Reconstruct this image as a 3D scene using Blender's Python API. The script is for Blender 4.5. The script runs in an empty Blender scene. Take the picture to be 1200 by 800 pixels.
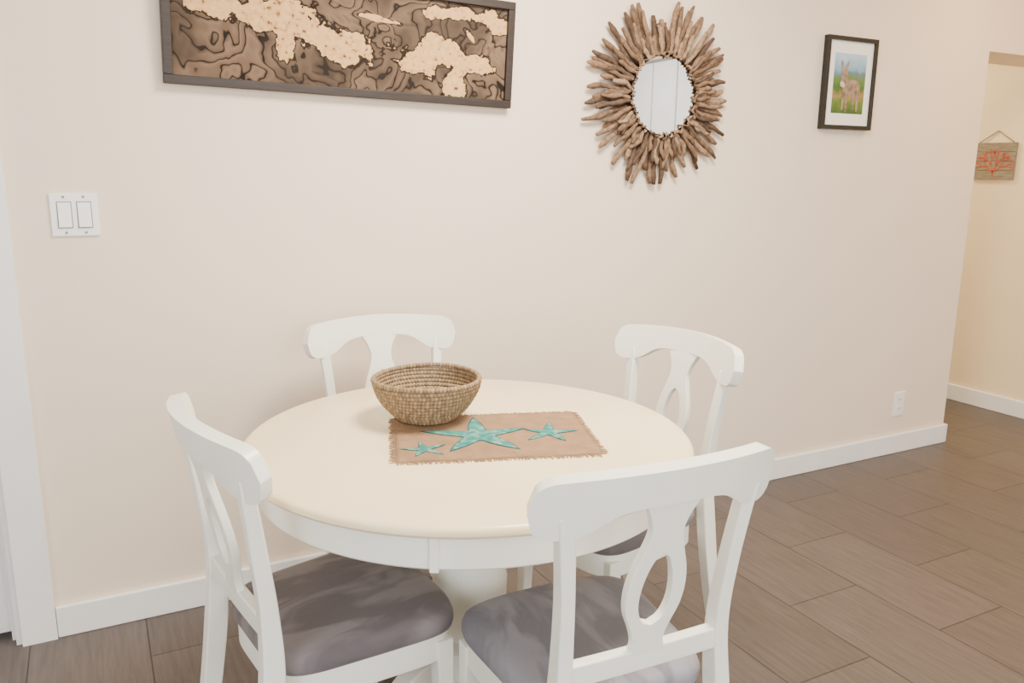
import bpy, bmesh, math, random
import numpy as np
from mathutils import Vector, Matrix
random.seed(7)
D2=bpy.data; COL=bpy.context.collection
# ---------------------------------------------------------------- camera
F,TH,RO,PS,CD,CH=950.0,.2089,.0095,.4796,2.4807,1.3317
def cam_axes():
    h=Vector((math.sin(PS),math.cos(PS),0)); z=Vector((0,0,1))
    fw=math.cos(TH)*h-math.sin(TH)*z; up=math.sin(TH)*h+math.cos(TH)*z; r=fw.cross(up)
    return fw, math.cos(RO)*r+math.sin(RO)*up, -math.sin(RO)*r+math.cos(RO)*up
fw,rt,up=cam_axes()
c=D2.cameras.new('camera'); cam=D2.objects.new('camera',c); COL.objects.link(cam)
M=Matrix([[rt[i],up[i],-fw[i],0] for i in range(3)]+[[0,0,0,1]]); M.translation=Vector((0,-CD,CH)); cam.matrix_world=M
c.lens=F/1200*36; c.sensor_width=36; c.clip_start=.02
bpy.context.scene.camera=cam
# ---------------------------------------------------------------- material helpers
class NT:
    def __init__(s,name):
        s.m=D2.materials.new(name); s.m.use_nodes=True; s.t=s.m.node_tree; s.b=s.t.nodes['Principled BSDF']
    def n(s,typ,**k):
        x=s.t.nodes.new(typ)
        for a,v in k.items():
            if a.startswith('i_'): x.inputs[a[2:].replace('_',' ')].default_value=v
            else: setattr(x,a,v)
        return x
    def l(s,a,b): s.t.links.new(a,b)
    def set(s,**k):
        for a,v in k.items(): s.b.inputs[a.replace('_',' ')].default_value=v
        return s
    def math(s,op,a,b=None,c=None):
        x=s.t.nodes.new('ShaderNodeMath'); x.operation=op
        for i,v in enumerate((a,b,c)):
            if v is None: continue
            if isinstance(v,(int,float)): x.inputs[i].default_value=v
            else: s.l(v,x.inputs[i])
        return x.outputs[0]
    def ramp(s,fac,stops,interp='LINEAR'):
        r=s.t.nodes.new('ShaderNodeValToRGB'); e=r.color_ramp.elements; r.color_ramp.interpolation=interp
        while len(e)<len(stops): e.new(.5)
        for i,(p,cc) in enumerate(stops): e[i].position=p; e[i].color=(*cc,1)
        s.l(fac,r.inputs[0]); return r.outputs[0]
    def mix(s,fac,a,b,bt='MIX'):
        x=s.t.nodes.new('ShaderNodeMix'); x.data_type='RGBA'; x.blend_type=bt
        for sock,v in ((x.inputs[0],fac),(x.inputs[6],a),(x.inputs[7],b)):
            if isinstance(v,(int,float)): sock.default_value=v
            elif isinstance(v,tuple): sock.default_value=(*v,1) if len(v)==3 else v
            else: s.l(v,sock)
        return x.outputs[2]
    def bump(s,h,strength=.3,dist=.002):
        b=s.n('ShaderNodeBump'); b.inputs['Strength'].default_value=strength; b.inputs['Distance'].default_value=dist
        s.l(h,b.inputs['Height']); s.l(b.outputs[0],s.b.inputs['Normal'])
    def coord(s,scale=(1,1,1),kind='Object',rot=(0,0,0),loc=(0,0,0)):
        tc=s.n('ShaderNodeTexCoord'); mp=s.n('ShaderNodeMapping'); mp.inputs['Scale'].default_value=scale
        mp.inputs['Rotation'].default_value=rot; mp.inputs['Location'].default_value=loc
        s.l(tc.outputs[kind],mp.inputs[0]); return mp.outputs[0]
    def noise(s,vec,scale,detail=3,rough=.5,dist=0):
        n=s.n('ShaderNodeTexNoise'); n.inputs['Scale'].default_value=scale; n.inputs['Detail'].default_value=detail
        n.inputs['Roughness'].default_value=rough; n.inputs['Distortion'].default_value=dist
        if vec is not None: s.l(vec,n.inputs['Vector'])
        return n.outputs[0]
def paint(name,col,rough=.5,var=.03,nscale=6,bs=.05,bscale=200):
    t=NT(name); v=t.coord(); n=t.noise(v,nscale,2)
    lo=tuple(x*(1-var) for x in col); hi=tuple(min(1,x*(1+var)) for x in col)
    t.l(t.ramp(n,[(.3,lo),(.7,hi)]),t.b.inputs['Base Color']); t.set(Roughness=rough)
    if bs: t.bump(t.noise(v,bscale,2),bs,.001)
    return t.m
m_wall=paint('wall_paint',(.84,.715,.585),.7,.015,2,.12,120)
m_hall=paint('hall_paint',(.87,.73,.50),.7,.015,2,.12,120)
m_ceil=paint('ceiling_paint',(.82,.78,.73),.8)
m_trim=paint('trim_white',(.86,.855,.85),.35,.02,8,.03)
m_chair=paint('chair_paint',(.91,.905,.82),.32,.02,10,.03)
m_tabletop=paint('tabletop_paint',(.93,.78,.50),.28,.02,5,.02)
m_plastic=paint('white_plastic',(.88,.88,.88),.3,.01,5,0)
m_black=paint('black_frame',(.008,.007,.007),.35,.2,30,0)
m_dark=paint('dark_metal',(.02,.02,.02),.4,.2,30,0)
m_mat=paint('picture_mat',(.88,.86,.80),.8,.01,5,0)
# floor tile
t=NT('floor_tile'); tc=t.n('ShaderNodeTexCoord'); sx=t.n('ShaderNodeSeparateXYZ'); t.l(tc.outputs['Object'],sx.inputs[0])
cx=t.n('ShaderNodeCombineXYZ'); t.l(t.math('ADD',sx.outputs[1],10.13),cx.inputs[0]); t.l(t.math('ADD',sx.outputs[0],8.95),cx.inputs[1])
br=t.n('ShaderNodeTexBrick'); br.offset=.5; br.inputs['Scale'].default_value=1; br.inputs['Brick Width'].default_value=.6; br.inputs['Row Height'].default_value=.3
br.inputs['Mortar Size'].default_value=.0022; br.inputs['Mortar Smooth'].default_value=.1
br.inputs['Color1'].default_value=(.080,.063,.057,1); br.inputs['Color2'].default_value=(.104,.083,.075,1); br.inputs['Mortar'].default_value=(.025,.020,.018,1)
t.l(cx.outputs[0],br.inputs['Vector'])
v=t.coord((30,2.2,1)); n1=t.noise(v,2.5,6,.65); st=t.ramp(n1,[(.3,(.72,.72,.72)),(.7,(1.2,1.19,1.18))])
t.l(t.mix(1.0,br.outputs['Color'],st,'MULTIPLY'),t.b.inputs['Base Color']); t.set(Roughness=.42)
hh=t.math('ADD',t.math('MULTIPLY',br.outputs['Fac'],-1.0),t.math('MULTIPLY',n1,.25)); t.bump(hh,.5,.0015); m_floor=t.m
# cushion
def cushion_mat(name,lo,hi):
    t=NT(name); v=t.coord((1,1,1)); n=t.noise(t.coord((7,2.4,1),rot=(0,0,.6)),2.0,3,.5,.9)
    t.l(t.ramp(n,[(.42,lo),(.58,hi)]),t.b.inputs['Base Color']); t.set(Roughness=.95)
    t.b.inputs['Sheen Weight'].default_value=.1
    h=t.math('ADD',t.math('MULTIPLY',t.noise(v,350,2),.12),t.noise(t.coord((2.2,1,1),rot=(0,0,.5)),9,2,.5,.6))
    t.bump(h,.45,.007); return t.m
m_cush=cushion_mat('cushion_microfiber',(.120,.104,.110),(.205,.182,.188))
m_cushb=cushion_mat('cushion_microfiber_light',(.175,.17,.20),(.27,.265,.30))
# ---------------------------------------------------------------- mesh helpers
def link(o,parent=None):
    COL.objects.link(o)
    if parent: o.parent=parent
    return o
def mesh(name,verts,faces,mat,parent=None,smooth=False,bevel=0,solid=0,subs=0):
    me=D2.meshes.new(name); me.from_pydata([tuple(v) for v in verts],[],faces)
    bm=bmesh.new(); bm.from_mesh(me); bmesh.ops.remove_doubles(bm,verts=bm.verts,dist=1e-6)
    bmesh.ops.recalc_face_normals(bm,faces=bm.faces); bm.to_mesh(me); bm.free()
    o=D2.objects.new(name,me); link(o,parent)
    if mat: me.materials.append(mat)
    if solid:
        s=o.modifiers.new('s','SOLIDIFY'); s.thickness=solid; s.offset=0
    if bevel:
        b=o.modifiers.new('b','BEVEL'); b.width=bevel; b.segments=3; b.limit_method='ANGLE'; b.angle_limit=math.radians(40)
    if smooth or bevel:
        for p in me.polygons: p.use_smooth=True
        if bevel or smooth=='auto':
            w=o.modifiers.new('wn','WEIGHTED_NORMAL'); w.keep_sharp=True
    return o
def boxv(x0,x1,y0,y1,z0,z1):
    return [(x0,y0,z0),(x1,y0,z0),(x1,y1,z0),(x0,y1,z0),(x0,y0,z1),(x1,y0,z1),(x1,y1,z1),(x0,y1,z1)]
BF=[(0,3,2,1),(4,5,6,7),(0,1,5,4),(1,2,6,5),(2,3,7,6),(3,0,4,7)]
def box(name,x0,x1,y0,y1,z0,z1,mat,parent=None,bevel=0):
    return mesh(name,boxv(x0,x1,y0,y1,z0,z1),BF,mat,parent,bevel=bevel)
def empty(name,loc=(0,0,0),rz=0):
    e=D2.objects.new(name,None); e.location=loc; e.rotation_euler=(0,0,rz); e.empty_display_size=.1; COL.objects.link(e); return e
def lathe(name,prof,mat,parent=None,n=96,smooth=True,center=(0,0)):
    vs=[];fs=[];k=len(prof)
    for i in range(n):
        a=2*math.pi*i/n
        for r,z in prof: vs.append((center[0]+r*math.cos(a),center[1]+r*math.sin(a),z))
    for i in range(n):
        j=(i+1)%n
        for q in range(k-1): fs.append((i*k+q,j*k+q,j*k+q+1,i*k+q+1))
    o=mesh(name,vs,fs,mat,parent,smooth=smooth)
    es=o.modifiers.new('es','EDGE_SPLIT'); es.split_angle=math.radians(38)
    return o
def catmull(P,n=8):
    out=[];L=len(P)
    for i in range(L-1):
        p0,p1,p2,p3=[np.array(P[max(0,min(L-1,q))],float) for q in (i-1,i,i+1,i+2)]
        for k in range(n):
            u=k/n
            out.append(.5*((2*p1)+(-p0+p2)*u+(2*p0-5*p1+4*p2-p3)*u*u+(-p0+3*p1-3*p2+p3)*u**3))
    out.append(np.array(P[-1],float)); return out
def post(name,keys,mat,parent,bevel=.004):
    P=catmull(keys,6); vs=[];fs=[]
    for x,y,z,w,d in P: vs+=[(x-w/2,y-d/2,z),(x+w/2,y-d/2,z),(x+w/2,y+d/2,z),(x-w/2,y+d/2,z)]
    for i in range(len(P)-1):
        for q in range(4): fs.append((i*4+q,i*4+(q+1)%4,i*4+4+(q+1)%4,i*4+4+q))
    fs.append((0,1,2,3)); b=len(vs)-4; fs.append((b,b+1,b+2,b+3))
    return mesh(name,vs,fs,mat,parent,bevel=bevel)
# ---------------------------------------------------------------- room
room_l,room_r,room_b,ceil=-1.7,4.54,-5.0,2.45
T=.14
box('floor',room_l-.2,room_r+.2,room_b-.2,3.0,-.06,0,m_floor)
box('ceiling',room_l-.2,room_r+.2,room_b-.2,3.0,ceil,ceil+.06,m_ceil)
DX0,DX1=-1.10,-.268
def joinboxes(name,boxes,mat):
    vs=[];fs=[]
    for b in boxes:
        k=len(vs); vs+=boxv(*b); fs+=[tuple(i+k for i in f) for f in BF]
    me=D2.meshes.new(name); me.from_pydata(vs,[],fs); me.materials.append(mat); o=D2.objects.new(name,me); return link(o)
joinboxes('wall_back',[(room_l-.15,DX0,0,T,0,ceil),(DX0,DX1,0,T,2.05,ceil),(DX1,3.755,0,T,0,ceil),(3.755,room_r,0,.27,1.885,ceil)],m_wall)
joinboxes('wall_right',[(room_r,room_r+.12,room_b,3.0,0,ceil)],m_hall)
joinboxes('wall_left',[(room_l-.15,room_l,room_b,0,0,ceil)],m_wall)
joinboxes('wall_front',[(room_l-.15,room_r+.15,room_b-.15,room_b,0,ceil)],m_wall)
joinboxes('wall_hall_end',[(3.0,room_r,2.88,3.0,0,ceil)],m_hall)
joinboxes('wall_hall_left',[(3.0,3.12,T,2.88,0,ceil)],m_hall)
BBH=.094
def baseboard(name,x0,x1,y0,y1):
    return box(name,x0,x1,y0,y1,0,BBH,m_trim,bevel=.004)
baseboard('baseboard_back',-.18,3.765,-.016,0)
baseboard('baseboard_back_return',3.755,3.771,-.016,T)
baseboard('baseboard_right',room_r-.016,room_r,room_b,2.88)
joinboxes('trim_door_casing',[(DX1,DX1+.087,-.02,0,0,2.14),(DX0-.087,DX0,-.02,0,0,2.14),(DX0,DX1,-.02,0,2.05,2.14)],m_trim)
joinboxes('trim_door_jamb',[(DX1-.016,DX1,-.004,T,0,2.05),(DX0,DX0+.016,-.004,T,0,2.05),(DX0,DX1,-.004,T,2.034,2.05),(DX1-.028,DX1-.016,.03,.06,0,2.034)],m_trim)
door=empty('door_1')
box('slab',DX0+.02,DX1-.02,.062,.1,.012,2.03,m_trim,door,.003)
for z in (.33,1.05,1.75): box('hinge',DX1-.034,DX1-.017,.048,.0618,z,z+.09,m_dark,door,.002)
# ---------------------------------------------------------------- chair
CW=.227; WF,WB,YF=.206,.168,.180
def zz_(z): return z if z<.56 else .56+(z-.56)*.912
def crest_y(s): return -.268+1.05*s*s
def make_chair(loc,rz,cm):
    E=empty('dining_chair',loc,rz)
    for sgn,nm in ((-1,'rear_post_left'),(1,'rear_post_right')):
        post(nm,[(sgn*.178,-.285,0,.030,.034),(sgn*.170,-.235,.2,.032,.038),(sgn*.162,-.205,.42,.032,.042),(sgn*.155,-.202,.56,.028,.034),(sgn*.160,-.216,zz_(.70),.026,.030),(sgn*.174,-.236,zz_(.855),.030,.024)],m_chair,E)
    W=CW; n=56; vs=[];fs=[]
    R=8
    for i in range(n+1):
        s=-W+2*W*i/n; a=abs(s)
        top=.932-.014*(s/W)**2
        lob=1/(1+math.exp(-(a-.124)/.016))
        bot=.872-.048*lob-.012*(s/W)**2*(1-lob)
        w0=W-.042
        if a>w0:
            k=max(0,1-((a-w0)/(W-w0))**2.4)**(1/2.4); mid=(top+bot)/2; top=mid+(top-mid)*max(k,.02); bot=mid+(bot-mid)*max(k,.02)
        for q in range(R+1):
            z=bot+(top-bot)*q/R
            vs.append((s,crest_y(s)-(z-.86)*.2,z-.031))
    for i in range(n):
        for q in range(R): fs.append((i*(R+1)+q,(i+1)*(R+1)+q,(i+1)*(R+1)+q+1,i*(R+1)+q+1))
    mesh('crest_rail',vs,fs,m_chair,E,solid=.026,bevel=.006)
    prof=[(.545,.036),(.57,.030),(.60,.038),(.64,.053),(.68,.057),(.72,.052),(.765,.039),(.80,.031),(.83,.036),(.86,.050),(.885,.065)]
    P=catmull(prof,6); hz0,hz1=.607,.758; vs=[];fs=[]
    for z,w in P:
        wi=0
        if hz0<z<hz1:
            u=(z-hz0)/(hz1-hz0)*2-1; wi=.030*math.sqrt(max(0,1-u*u))*(1-.22*u)
        y=-.207-.060*((z-.545)/.34)**1.3-.002
        z=zz_(z)
        vs+=[(-w,y,z),(-wi,y,z),(wi,y,z),(w,y,z)]
    for i in range(len(P)-1):
        fs+= [(i*4,i*4+1,i*4+5,i*4+4),(i*4+2,i*4+3,i*4+7,i*4+6)]
    mesh('back_splat',vs,fs,m_chair,E,solid=.016,bevel=.003)
    vs=[];fs=[];n=16
    for i in range(n+1):
        s=-.157+.314*i/n; y=-.203+.12*(s*s-.0246)
        for dy,dz in ((-.011,.0),(.011,0),(.011,.04),(-.011,.04)): vs.append((s,y+dy,.515+dz))
    for i in range(n):
        for q in range(4): fs.append((i*4+q,i*4+(q+1)%4,i*4+4+(q+1)%4,i*4+4+q))
    mesh('lower_back_rail',vs,fs,m_chair,E,bevel=.004)
    def outline(k=1.0,N=72,wf=WF,wb=WB,yf=YF,yb=-.19):
        pts=[]
        for i in range(N):
            a=2*math.pi*i/N; e=.34
            cx_=math.copysign(abs(math.cos(a))**e,math.cos(a)); sy=math.copysign(abs(math.sin(a))**e,math.sin(a))
            y=(yf+yb)/2+(yf-yb)/2*sy; f=(y-yb)/(yf-yb); w=wb+(wf-wb)*f
            bow=.018*(1-cx_*cx_)*(1 if sy>0 else 0)*max(0,sy)
            pts.append((w*cx_*k,((yf+yb)/2)+((y+bow)-(yf+yb)/2)*k))
        return pts
    rings=[(.93,.420),(.985,.424),(1.0,.436),(.998,.448),(.975,.460),(.93,.467),(.82,.473),(.6,.478),(.3,.480)]
    vs=[];fs=[];N=72
    for k,z in rings: vs+=[(x,y,z) for x,y in outline(k)]
    for r in range(len(rings)-1):
        for i in range(N): fs.append((r*N+i,r*N+(i+1)%N,(r+1)*N+(i+1)%N,(r+1)*N+i))
    vs.append((0,-.005,.480)); cidx=len(vs)-1
    for i in range(N): fs.append(((len(rings)-1)*N+i,(len(rings)-1)*N+(i+1)%N,cidx))
    fs.append(tuple(range(N)))
    mesh('seat_cushion',vs,fs,cm,E,smooth=True)
    vs=[];fs=[]
    for k,z in ((.95,.362),(.95,.421),(.86,.421),(.86,.362)): vs+=[(x,y,z) for x,y in outline(k)]
    for r in range(4):
        for i in range(N): fs.append((r*N+i,r*N+(i+1)%N,((r+1)%4)*N+(i+1)%N,((r+1)%4)*N+i))
    mesh('seat_frame',vs,fs,m_chair,E,smooth='auto',bevel=.003)
    for sgn,nm in ((-1,'front_leg_left'),(1,'front_leg_right')):
        post(nm,[(sgn*.180,.155,0,.026,.026),(sgn*.176,.146,.2,.031,.031),(sgn*.173,.141,.405,.038,.038)],m_chair,E)
    return E
for (x,y,a,cm) in ((.396,-.952,-1.415,m_cush),(.775,-1.292,-.045,m_cushb),(.730,-.438,3.073,m_cush),(1.176,-.790,1.702,m_cush)):
    make_chair((x,y,0),a,cm)
# ---------------------------------------------------------------- table
TX,TY,TR=.708,-.920,.486
tb=empty('dining_table',(TX,TY,0))
lathe('tabletop',[(0,.760),(TR-.012,.760),(TR-.004,.7575),(TR,.752),(TR,.745),(TR-.005,.739),(TR-.012,.736),(0,.736)],m_tabletop,tb,160)
lathe('apron',[(TR-.032,.7362),(TR-.032,.672),(TR-.036,.668),(TR-.055,.668),(TR-.055,.7362)],m_chair,tb,160)
a=math.atan2(-.85,-.53); rr=TR-.03
bx=box('apron_lock',-.012,.004,-.008,.008,.666,.735,m_chair,tb,.002); bx.location=(rr*math.cos(a),rr*math.sin(a),0); bx.rotation_euler=(0,0,a)
lathe('pedestal',[(0,.7361),(.20,.7361),(.20,.70),(.17,.668),(.11,.655),(.082,.645),(.072,.63),(.078,.615),(.072,.60),(.055,.588),(.05,.57),(.056,.53),(.075,.48),(.086,.42),(.084,.36),(.066,.30),(.06,.28),(.085,.265),(.09,.25),(.09,.16),(.08,.14),(0,.14)],m_chair,tb,64)
for k in range(4):
    aa=a+math.pi/4+k*math.pi/2
    P=catmull([(.05,.235,.05,.07),(.16,.215,.05,.065),(.27,.13,.046,.055),(.36,.045,.044,.045),(.42,.022,.046,.042)],6); vs=[];fs=[]
    for r_,z,w,h in P:
        for dw,dz in ((-w/2,-h/2),(w/2,-h/2),(w/2,h/2),(-w/2,h/2)):
            vs.append((r_*math.cos(aa)-dw*math.sin(aa),r_*math.sin(aa)+dw*math.cos(aa),max(.001,z+dz)))
    for i in range(len(P)-1):
        for q in range(4): fs.append((i*4+q,i*4+(q+1)%4,i*4+4+(q+1)%4,i*4+4+q))
    fs+= [(0,1,2,3),tuple(len(vs)-4+i for i in range(4))]
    mesh('foot_%d'%(k+1),vs,fs,m_chair,tb,bevel=.008)
# ---------------------------------------------------------------- placemat
t=NT('burlap'); v=t.coord()
w1=t.n('ShaderNodeTexWave',bands_direction='X'); w1.inputs['Scale'].default_value=110; t.l(v,w1.inputs['Vector'])
w2=t.n('ShaderNodeTexWave',bands_direction='Y'); w2.inputs['Scale'].default_value=110; t.l(v,w2.inputs['Vector'])
wv=t.math('MULTIPLY',w1.outputs['Fac'],w2.outputs['Fac']); n=t.noise(v,25,4)
t.l(t.mix(wv,t.ramp(n,[(.3,(.19,.11,.058)),(.7,(.31,.185,.10))]),(.44,.285,.16)),t.b.inputs['Base Color']); t.set(Roughness=.95); t.bump(wv,.6,.001); m_burlap=t.m
t=NT('teal_print'); v=t.coord(); n=t.noise(v,60,4); 
t.l(t.ramp(n,[(.3,(.012,.15,.145)),(.5,(.04,.24,.215)),(.68,(.22,.38,.28))]),t.b.inputs['Base Color']); t.set(Roughness=.9); t.bump(t.noise(v,300),.4,.001); m_teal=t.m
m_tealdark=paint('teal_outline',(.008,.085,.095),.9,.2,60,.1)
PW,PH=.42,.295
pm=empty('placemat',(.747,-.955,.7601),math.radians(-18.9))
nx,ny=42,30; vs=[];fs=[]
for j in range(ny+1):
    for i in range(nx+1):
        x=-PW/2+PW*i/nx; y=-PH/2+PH*j/ny; vs.append((x,y,.0022+.0006*math.sin(x*40+1)*math.sin(y*35)))
for j in range(ny):
    for i in range(nx): q=j*(nx+1)+i; fs.append((q,q+1,q+nx+2,q+nx+1))
mesh('cloth',vs,fs,m_burlap,pm,smooth=True,solid=.0015)
vs=[];fs=[]
def frg(x,y,dx,dy):
    k=len(vs); L=random.uniform(.008,.016); j=random.uniform(-.005,.005); px_,py_=-dy,dx; w=.0009
    ex,ey=x+dx*L+px_*j,y+dy*L+py_*j
    vs.extend([(x-px_*w,y-py_*w,.0022),(x+px_*w,y+py_*w,.0022),(ex+px_*w,ey+py_*w,.001),(ex-px_*w,ey-py_*w,.001)]); fs.append((k,k+1,k+2,k+3))
for i in range(150):
    x=-PW/2+PW*(i+random.random())/150; frg(x,PH/2,0,1); frg(x,-PH/2,0,-1)
for i in range(110):
    y=-PH/2+PH*(i+random.random())/110; frg(PW/2,y,1,0); frg(-PW/2,y,-1,0)
mesh('fringe',vs,fs,m_burlap,pm,solid=.0008)
def star(cx_,cy_,R,rot,arms,z,mat,nm,k=1.0):
    vs=[(cx_,cy_,z)];N=100
    for i in range(N):
        a=2*math.pi*i/N; u=(a/(2*math.pi)*5)%1; d=abs(u-.5)*2
        idx=int(round(a/(2*math.pi)*5))%5
        rr_=R*(.28+(arms[idx]-.28)*d**2.2)*k+(.002 if k>1 else 0)
        vs.append((cx_+rr_*math.cos(a+rot),cy_+rr_*math.sin(a+rot),z))
    fs=[(0,i+1,(i+1)%N+1) for i in range(N)]
    return mesh(nm,vs,fs,mat,pm)
for (sx_,sy_,R,rot,arms,nm) in ((-.03,-.002,.125,.32,(.85,.95,1.0,.9,.95),'starfish_large'),(.125,-.002,.068,.1,(.95,1,.8,1,.9),'starfish_medium'),(-.152,-.080,.048,.5,(1,.9,1,.9,1),'starfish_small')):
    star(sx_,sy_,R*1.04,rot,arms,.0036,m_tealdark,nm+'_outline',1.04)
    star(sx_,sy_,R,rot,arms,.0042,m_teal,nm)
# ---------------------------------------------------------------- bowl
t=NT('woven_seagrass'); tc=t.n('ShaderNodeAttribute'); tc.attribute_name='col'
n=t.noise(t.coord(),90,3); t.l(t.mix(.3,tc.outputs['Color'],t.ramp(n,[(.3,(.055,.035,.018)),(.7,(.40,.28,.15))])),t.b.inputs['Base Color']); t.set(Roughness=.8)
t.bump(t.noise(t.coord((1,1,1)),400),.4,.001); m_sea=t.m
def coil_bowl(name,loc):
    coils=[]
    for i in range(8): coils.append((.008+i*.0088,.006))
    N=10
    for i in range(1,N+1):
        u=i/N; coils.append((.070+.052*math.sin(u*math.pi/2)**1.0,.006+.088*u**1.05))
    vs=[];fs=[];cols=[];S=8
    for ci,(r,z) in enumerate(coils):
        nseg=max(24,int(2*math.pi*r/.0022)); nst=max(6,int(2*math.pi*r/.0085)); 
        tr=.0054 if ci<len(coils)-1 else .0062; base=len(vs); ph=random.random()*6
        for i in range(nseg):
            a=2*math.pi*i/nseg; st=(a*nst/(2*math.pi)+ph)%1; b=math.sin(st*math.pi)
            wob=.0007*math.sin(3*a+ci)
            for q in range(S):
                th=2*math.pi*q/S; twist=math.sin((st*2*math.pi)+th)
                rr_=tr*(.78+.22*b+.08*twist)
                vs.append(((r+rr_*math.cos(th)+wob)*math.cos(a),(r+rr_*math.cos(th)+wob)*math.sin(a),z+rr_*math.sin(th)+ (0.0015*math.sin(2*a) if ci==len(coils)-1 else 0)))
                k=.25+.75*b; alt=.80+.20*((int(a*nst/(2*math.pi)+ph)*7+ci*3)%3-1)
                cols.append((.49*k*alt,.34*k*alt,.19*k*alt,1))
        for i in range(nseg):
            for q in range(S):
                j=(i+1)%nseg; fs.append((base+i*S+q,base+j*S+q,base+j*S+(q+1)%S,base+i*S+(q+1)%S))
    me=D2.meshes.new(name); me.from_pydata(vs,[],fs); ca=me.color_attributes.new('col','FLOAT_COLOR','POINT')
    for i,cc in enumerate(cols): ca.data[i].color=cc
    for p_ in me.polygons: p_.use_smooth=True
    me.materials.append(m_sea); o=D2.objects.new(name,me); link(o); o.location=loc; return o
coil_bowl('woven_bowl',(.665,-.775,.7646))
# ---------------------------------------------------------------- relief map art
art=empty('framed_relief_map',(.742,-.004,1.703)); art.rotation_euler=(math.radians(3),math.radians(1.3),0)
AW,AH=1.05,.325; bw=.024
t=NT('dark_stained_wood'); n=t.noise(t.coord((2,20,20)),6,5); t.l(t.ramp(n,[(.3,(.010,.006,.004)),(.7,(.028,.016,.011))]),t.b.inputs['Base Color']); t.set(Roughness=.5); m_dw=t.m
box('frame_bottom',-AW/2,AW/2,-.034,-.002,-AH/2,-AH/2+bw,m_dw,art,.002)
box('frame_top',-AW/2,AW/2,-.034,-.002,AH/2-bw,AH/2,m_dw,art,.002)
box('frame_left',-AW/2,-AW/2+bw,-.0338,-.0022,-AH/2+bw,AH/2-bw,m_dw,art,.002)
box('frame_right',AW/2-bw,AW/2,-.0338,-.0022,-AH/2+bw,AH/2-bw,m_dw,art,.002)
t=NT('relief_map_wood'); tc=t.n('ShaderNodeTexCoord')
nzo=t.noise(tc.outputs['Object'],13,6,.6)
sx=t.n('ShaderNodeSeparateXYZ'); t.l(tc.outputs['Object'],sx.inputs[0])
field=None
for (ex,ez,ea,eb,rot) in ((-.37,.055,.09,.035,.05),(-.24,.040,.14,.048,-.2),(-.08,-.005,.13,.048,-.3),(-.2,-.03,.03,.05,0),(-.03,-.045,.06,.035,-.3),(.21,-.045,.075,.05,.25),(.31,-.02,.095,.046,-.15),(.33,-.09,.04,.045,0),(.30,.105,.11,.018,.1),(.43,.095,.06,.03,-.2),(.07,.066,.07,.008,-.1),(.38,.04,.03,.01,-.9)):
    dx=t.math('ADD',sx.outputs[0],-ex); dz=t.math('ADD',sx.outputs[2],-ez); cr,sr=math.cos(rot),math.sin(rot)
    u=t.math('DIVIDE',t.math('ADD',t.math('MULTIPLY',dx,cr),t.math('MULTIPLY',dz,sr)),ea)
    w=t.math('DIVIDE',t.math('ADD',t.math('MULTIPLY',dx,-sr),t.math('MULTIPLY',dz,cr)),eb)
    g=t.math('SUBTRACT',1.0,t.math('SQRT',t.math('ADD',t.math('MULTIPLY',u,u),t.math('MULTIPLY',w,w))))
    field=g if field is None else t.math('MAXIMUM',field,g)
fn=t.math('ADD',field,t.math('MULTIPLY',t.math('SUBTRACT',nzo,.5),3.6))
nzc=t.noise(tc.outputs['Object'],6,3.0,.5,.4)
sea=t.math('FRACT',t.math('MULTIPLY',t.math('ADD',nzc,t.math('MULTIPLY',field,.05)),11.0))
seac=t.ramp(sea,[(0,(.010,.006,.004)),(.10,(.012,.008,.005)),(.16,(.115,.073,.047)),(.8,(.175,.115,.075)),(1,(.08,.05,.033))])
nb=t.noise(tc.outputs['Object'],5,2); seac=t.mix(t.ramp(nb,[(.46,(0,0,0)),(.58,(1,1,1))]),seac,t.mix(.6,seac,(.022,.017,.015)))
land=t.ramp(t.noise(tc.outputs['Object'],75,4),[(.30,(.14,.06,.025)),(.38,(.56,.325,.14)),(.7,(.67,.42,.20))])
isl=t.math('GREATER_THAN',fn,.0); edge=t.math('GREATER_THAN',fn,-.16)
colr=t.mix(isl,t.mix(edge,seac,(.02,.012,.008)),land)
t.l(colr,t.b.inputs['Base Color']); t.set(Roughness=.75); t.b.inputs['Specular IOR Level'].default_value=.2; t.bump(t.math('ADD',t.math('MULTIPLY',isl,1.5),t.math('GREATER_THAN',sea,.17)),.8,.002); m_map=t.m
box('map_panel',-AW/2+bw-.001,AW/2-bw+.001,-.022,-.004,-AH/2+bw-.001,AH/2-bw+.001,m_map,art)
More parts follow.
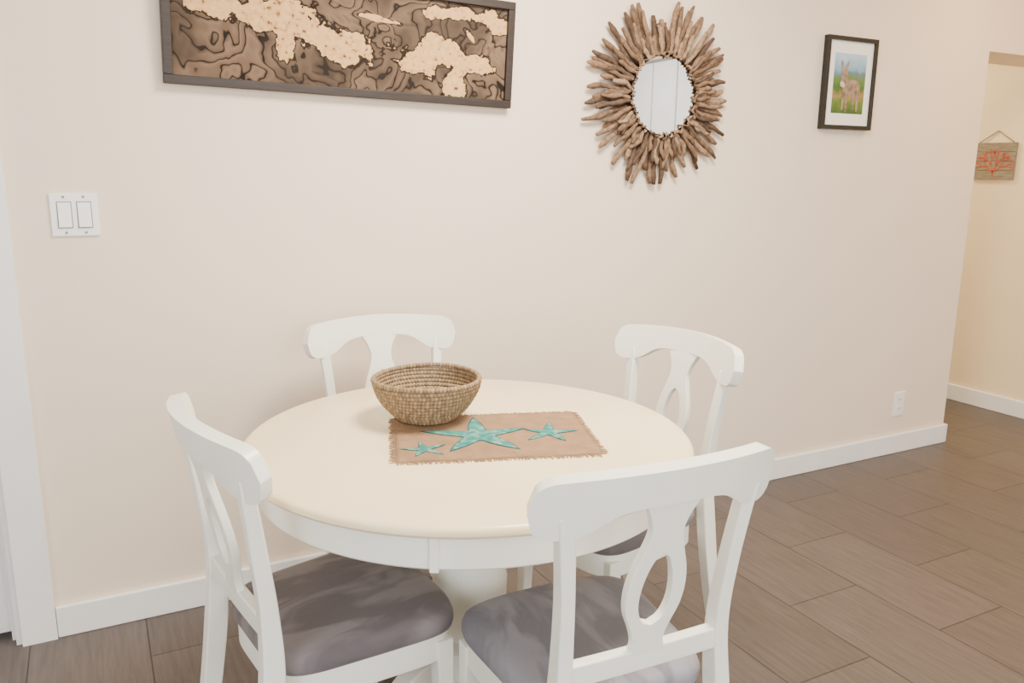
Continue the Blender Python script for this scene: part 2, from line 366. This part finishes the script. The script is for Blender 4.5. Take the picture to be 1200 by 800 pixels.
# ---------------------------------------------------------------- driftwood mirror
mir=empty('driftwood_sunburst_mirror',(1.875,0,1.597))
t=NT('driftwood'); tc=t.n('ShaderNodeAttribute'); tc.attribute_name='col'; n=t.noise(t.coord(),70,4)
t.l(t.mix(1.0,tc.outputs['Color'],t.ramp(n,[(.3,(.45,.4,.36)),(.7,(1.1,1.05,1.0))]),'MULTIPLY'),t.b.inputs['Base Color']); t.set(Roughness=.85); t.bump(n,.6,.003); m_drift=t.m
vs=[];fs=[];cols=[]
def stick(ax_,az_,bx_,bz_,y,r0,r1):
    n=7;S=8;k=len(vs); d=Vector((bx_-ax_,0,bz_-az_)); L=d.length; d.normalize(); pz=Vector((-d.z,0,d.x)); py=Vector((0,1,0))
    j1,j2=random.uniform(-.009,.009),random.uniform(0,6); base=random.choice([(.19,.12,.075),(.27,.175,.11),(.11,.068,.043),(.36,.25,.165),(.22,.14,.088)])
    for i in range(n):
        u=i/(n-1); c_=Vector((ax_,y,az_))+d*(L*u)+pz*(j1*math.sin(u*math.pi)+.003*math.sin(u*9+j2))+py*(.003*math.sin(u*5+j2))
        r=(r0+(r1-r0)*u)*(1+.2*math.sin(u*11+j2)); r*= .6 if i in(0,n-1) else 1
        for q in range(S):
            th=2*math.pi*q/S; v_=c_+pz*(r*math.cos(th))+py*(r*.9*math.sin(th)); vs.append(v_); f=random.uniform(.9,1.1); cols.append((base[0]*f,base[1]*f,base[2]*f,1))
    for i in range(n-1):
        for q in range(S): fs.append((k+i*S+q,k+i*S+(q+1)%S,k+(i+1)*S+(q+1)%S,k+(i+1)*S+q))
    fs.append(tuple(k+q for q in range(S))); fs.append(tuple(k+(n-1)*S+q for q in range(S)))
NS=66
for i in range(NS):
    a=2*math.pi*(i+random.uniform(-.25,.25))/NS; r1=random.choice([.25,.27,.29,.31,.325,.34])*random.uniform(.96,1.02)
    b_=a+random.uniform(-.05,.05)
    stick(.15*math.cos(a),.15*math.sin(a),r1*math.cos(b_),r1*math.sin(b_),-.022,.0095,random.uniform(.009,.0115))
for i in range(54):
    a=2*math.pi*(i+.5+random.uniform(-.3,.3))/54; r1=random.uniform(.20,.31); b_=a+random.uniform(-.07,.07)
    stick(.145*math.cos(a),.145*math.sin(a),r1*math.cos(b_),r1*math.sin(b_),-.038,.0088,random.uniform(.007,.0105))
for i in range(46):
    a=2*math.pi*i/46; a2=a+random.uniform(.09,.2); r=.142+random.uniform(-.003,.006)
    stick(r*math.cos(a),r*math.sin(a),r*math.cos(a2),r*math.sin(a2),-.048,.0055,.0045)
me=D2.meshes.new('sticks'); me.from_pydata([tuple(v) for v in vs],[],fs); ca=me.color_attributes.new('col','FLOAT_COLOR','POINT')
for i,cc in enumerate(cols): ca.data[i].color=cc
for p_ in me.polygons: p_.use_smooth=True
me.materials.append(m_drift); link(D2.objects.new('sticks',me),mir)
t=NT('mirror_surface'); t.set(Metallic=1.0,Roughness=.02); t.b.inputs['Base Color'].default_value=(.93,.95,.95,1); m_mir=t.m
g=lathe('mirror_glass',[(0,0),(.136,0),(.136,.004),(0,.004)],m_mir,mir,72,False); g.rotation_euler=(math.radians(90),0,0); g.location=(0,-.034,0)
g=lathe('backing',[(0,0),(.17,0),(.17,.012),(0,.012)],m_dw,mir,48,False); g.rotation_euler=(math.radians(90),0,0); g.location=(0,-.002,0)
# ---------------------------------------------------------------- small picture
sp=empty('framed_donkey_picture',(2.838,-.002,1.69)); w,h=.292,.365; b=.017
box('frame_bottom',-w/2,w/2,-.024,0,-h/2,-h/2+b,m_black,sp,.001); box('frame_top',-w/2,w/2,-.024,0,h/2-b,h/2,m_black,sp,.001)
box('frame_left',-w/2,-w/2+b,-.0238,0,-h/2+b,h/2-b,m_black,sp,.001); box('frame_right',w/2-b,w/2,-.0238,0,-h/2+b,h/2-b,m_black,sp,.001)
box('mat_board',-w/2+b-.001,w/2-b+.001,-.014,-.002,-h/2+b-.001,h/2-b+.001,m_mat,sp)
t=NT('painted_landscape'); tc=t.n('ShaderNodeTexCoord'); sx=t.n('ShaderNodeSeparateXYZ'); t.l(tc.outputs['Object'],sx.inputs[0])
n=t.noise(tc.outputs['Object'],32,4); zz=t.math('ADD',t.math('ADD',t.math('MULTIPLY',sx.outputs[2],4.0),.5),t.math('MULTIPLY',t.math('SUBTRACT',n,.5),.30))
t.l(t.ramp(zz,[(.05,(.04,.10,.015)),(.22,(.12,.20,.03)),(.30,(.35,.20,.08)),(.42,(.05,.13,.02)),(.58,(.10,.20,.04)),(.65,(.12,.19,.20)),(.70,(.17,.34,.50)),(.95,(.42,.58,.72))]),t.b.inputs['Base Color']); t.set(Roughness=.4); m_land=t.m
box('painting',-.092,.092,-.0155,-.0135,-.118,.118,m_land,sp)
m_donk=paint('donkey_brown',(.27,.19,.125),.6,.45,45,0)
m_donkl=paint('donkey_muzzle',(.55,.47,.38),.6,.1,45,0)
def flat(name,pts,y,mat,par):
    return mesh(name,[(x,y,z) for x,z in pts],[tuple(range(len(pts)))],mat,par,solid=.0006)
# standing donkey, three-quarter view: barrel, four legs, long neck and head with upright ears, tail
flat('donkey_body',[(-.022,.028),(.0,.018),(.03,.016),(.052,.008),(.060,-.012),(.058,-.030),(.058,-.108),(.048,-.108),(.044,-.050),(.038,-.042),(.034,-.100),(.025,-.100),(.020,-.042),(-.002,-.045),(-.006,-.112),(-.016,-.112),(-.018,-.050),(-.024,-.040),(-.028,-.104),(-.037,-.104),(-.038,-.030),(-.040,.0),(-.036,.030)],-.0162,m_donk,sp)
flat('donkey_head',[(-.024,-.012),(-.036,-.016),(-.052,-.010),(-.056,.006),(-.050,.030),(-.046,.050),(-.056,.074),(-.055,.092),(-.046,.082),(-.038,.060),(-.030,.060),(-.020,.084),(-.012,.090),(-.014,.070),(-.022,.050),(-.008,.032),(-.016,.012),(-.022,.020)],-.0168,m_donk,sp)
flat('donkey_nose',[(-.036,-.017),(-.053,-.011),(-.056,.004),(-.040,.008),(-.028,-.002),(-.026,-.012)],-.0174,m_donkl,sp)
flat('donkey_tail',[(.058,.004),(.064,-.006),(.066,-.050),(.062,-.058),(.060,-.020)],-.0166,m_donk,sp)
# ---------------------------------------------------------------- switch + outlet
sw=empty('light_switch',(-.03,0,1.203)); box('plate',-.0575,.0575,-.007,0,-.057,.057,m_plastic,sw,.003)
m_grey=paint('switch_gap',(.24,.24,.25),.5,.02,5,0)
for k,x in enumerate((-.0235,.0235)):
    box('recess_%d'%(k+1),x-.0180,x+.0180,-.0078,-.006,-.0352,.0352,m_grey,sw)
    mesh('rocker_%d'%(k+1),[(x-.0155,-.0075,-.0325),(x+.0155,-.0075,-.0325),(x+.0155,-.0075,.0325),(x-.0155,-.0075,.0325),(x-.0155,-.013,-.0325),(x+.0155,-.013,-.0325),(x+.0155,-.009,.0325),(x-.0155,-.009,.0325)],BF,m_plastic,sw,bevel=.001)
    for z in (-.047,.047): box('screw',x-.003,x+.003,-.0082,-.006,z-.003,z+.003,m_grey,sw)
ot=empty('wall_outlet',(3.392,0,.245)); box('plate',-.037,.037,-.006,0,-.06,.06,m_plastic,ot,.003)
for z in (-.022,.022):
    box('socket',-.017,.017,-.0075,-.005,z-.015,z+.015,m_plastic,ot,.002)
    for x in (-.006,.006): box('slot',x-.0012,x+.0012,-.0078,-.007,z-.004,z+.006,m_dark,ot)
# ---------------------------------------------------------------- coral sign on hall wall
sg=empty('coral_sign',(room_r-.001,.404,1.403)); 
t=NT('sign_board'); n=t.noise(t.coord((1,2,14)),8,4); t.l(t.ramp(n,[(.3,(.17,.14,.10)),(.7,(.32,.27,.19))]),t.b.inputs['Base Color']); t.set(Roughness=.8); m_sb=t.m
for k in range(4): box('slat_%d'%(k+1),-.014,-.002,-.118,.118,-.1+k*.0505,-.0515+k*.0505,m_sb,sg,.001)
m_coral=paint('coral_red',(.55,.09,.05),.7,.1,30,0)
vs=[];fs=[]
def branch(y,z,a,L,w,d):
    y2,z2=y+L*math.sin(a),z+L*math.cos(a); k=len(vs); py,pz=math.cos(a)*w,-math.sin(a)*w
    vs.extend([(-.0152,y-py,z-pz),(-.0152,y+py,z+pz),(-.0152,y2+py*.7,z2+pz*.7),(-.0152,y2-py*.7,z2-pz*.7)]); fs.append((k,k+1,k+2,k+3))
    if d: 
        for s in (-1,1): branch(y2,z2,a+s*.42,L*.78,w*.85,d-1)
branch(0,-.085,0,.03,.004,0)
for a in (-.95,-.35,.35,.95): branch(0,-.06,a,.045,.0036,3)
mesh('coral_branches',vs,fs,m_coral,sg,solid=.001)
def tube(name,pts,r,mat,par):
    cu=D2.curves.new(name,'CURVE'); cu.dimensions='3D'; cu.bevel_depth=r; s=cu.splines.new('POLY'); s.points.add(len(pts)-1)
    for i,p_ in enumerate(pts): s.points[i].co=(*p_,1)
    cu.materials.append(mat); return link(D2.objects.new(name,cu),par)
tube('hanging_cord',[(-.008,-.10,.1),(-.003,0,.165),(-.008,.10,.1)],.003,m_sb,sg)
# ---------------------------------------------------------------- panelled closet door seen in mirror
cu=empty('closet_door',(room_r-.02,-3.6,0))
for k in range(6):
    y=-1.02+.34*k; box('panel_%d'%(k+1),-.035,-.005,y,y+.325,.1,2.25,m_trim,cu,.006)
box('backing_panel',-.006,.0,-1.05,1.05,.1,2.28,m_grey,cu)
# ---------------------------------------------------------------- lights
def area(name,loc,target,sx_,sy_,e,col):
    l=D2.lights.new(name,'AREA'); l.shape='RECTANGLE'; l.size=sx_; l.size_y=sy_; l.energy=e; l.color=col
    o=D2.objects.new(name,l); o.location=loc; o.rotation_euler=(Vector(target)-Vector(loc)).to_track_quat('-Z','Y').to_euler(); COL.objects.link(o); return o
area('window_light_rear',(1.0,-4.85,1.6),(1.0,0,1.3),3.2,1.6,125,(.95,.98,1.0))
area('window_light_left',(-1.6,-2.2,1.3),(1.0,-.8,.6),1.6,1.4,46,(.70,.85,1.0))
area('ceiling_light_main',(1.2,-1.15,2.42),(1.2,-.95,0),.6,.6,92,(1,.88,.71))
area('ceiling_light_entry',(3.6,-.7,2.42),(3.6,-.7,0),.35,.35,18,(1,.66,.34))
area('fill_light_closet',(3.6,-3.4,2.42),(3.9,-3.4,0),.4,.4,26,(1,.96,.90))  # added fill, no real fixture: brightens the closet door reflected in the mirror
area('ceiling_light_hall',(3.95,1.3,2.42),(3.95,1.3,0),.3,.3,38,(1,.87,.62))
w=D2.worlds.new('world'); bpy.context.scene.world=w; w.use_nodes=True; w.node_tree.nodes['Background'].inputs[0].default_value=(.8,.88,1,1); w.node_tree.nodes['Background'].inputs[1].default_value=.6
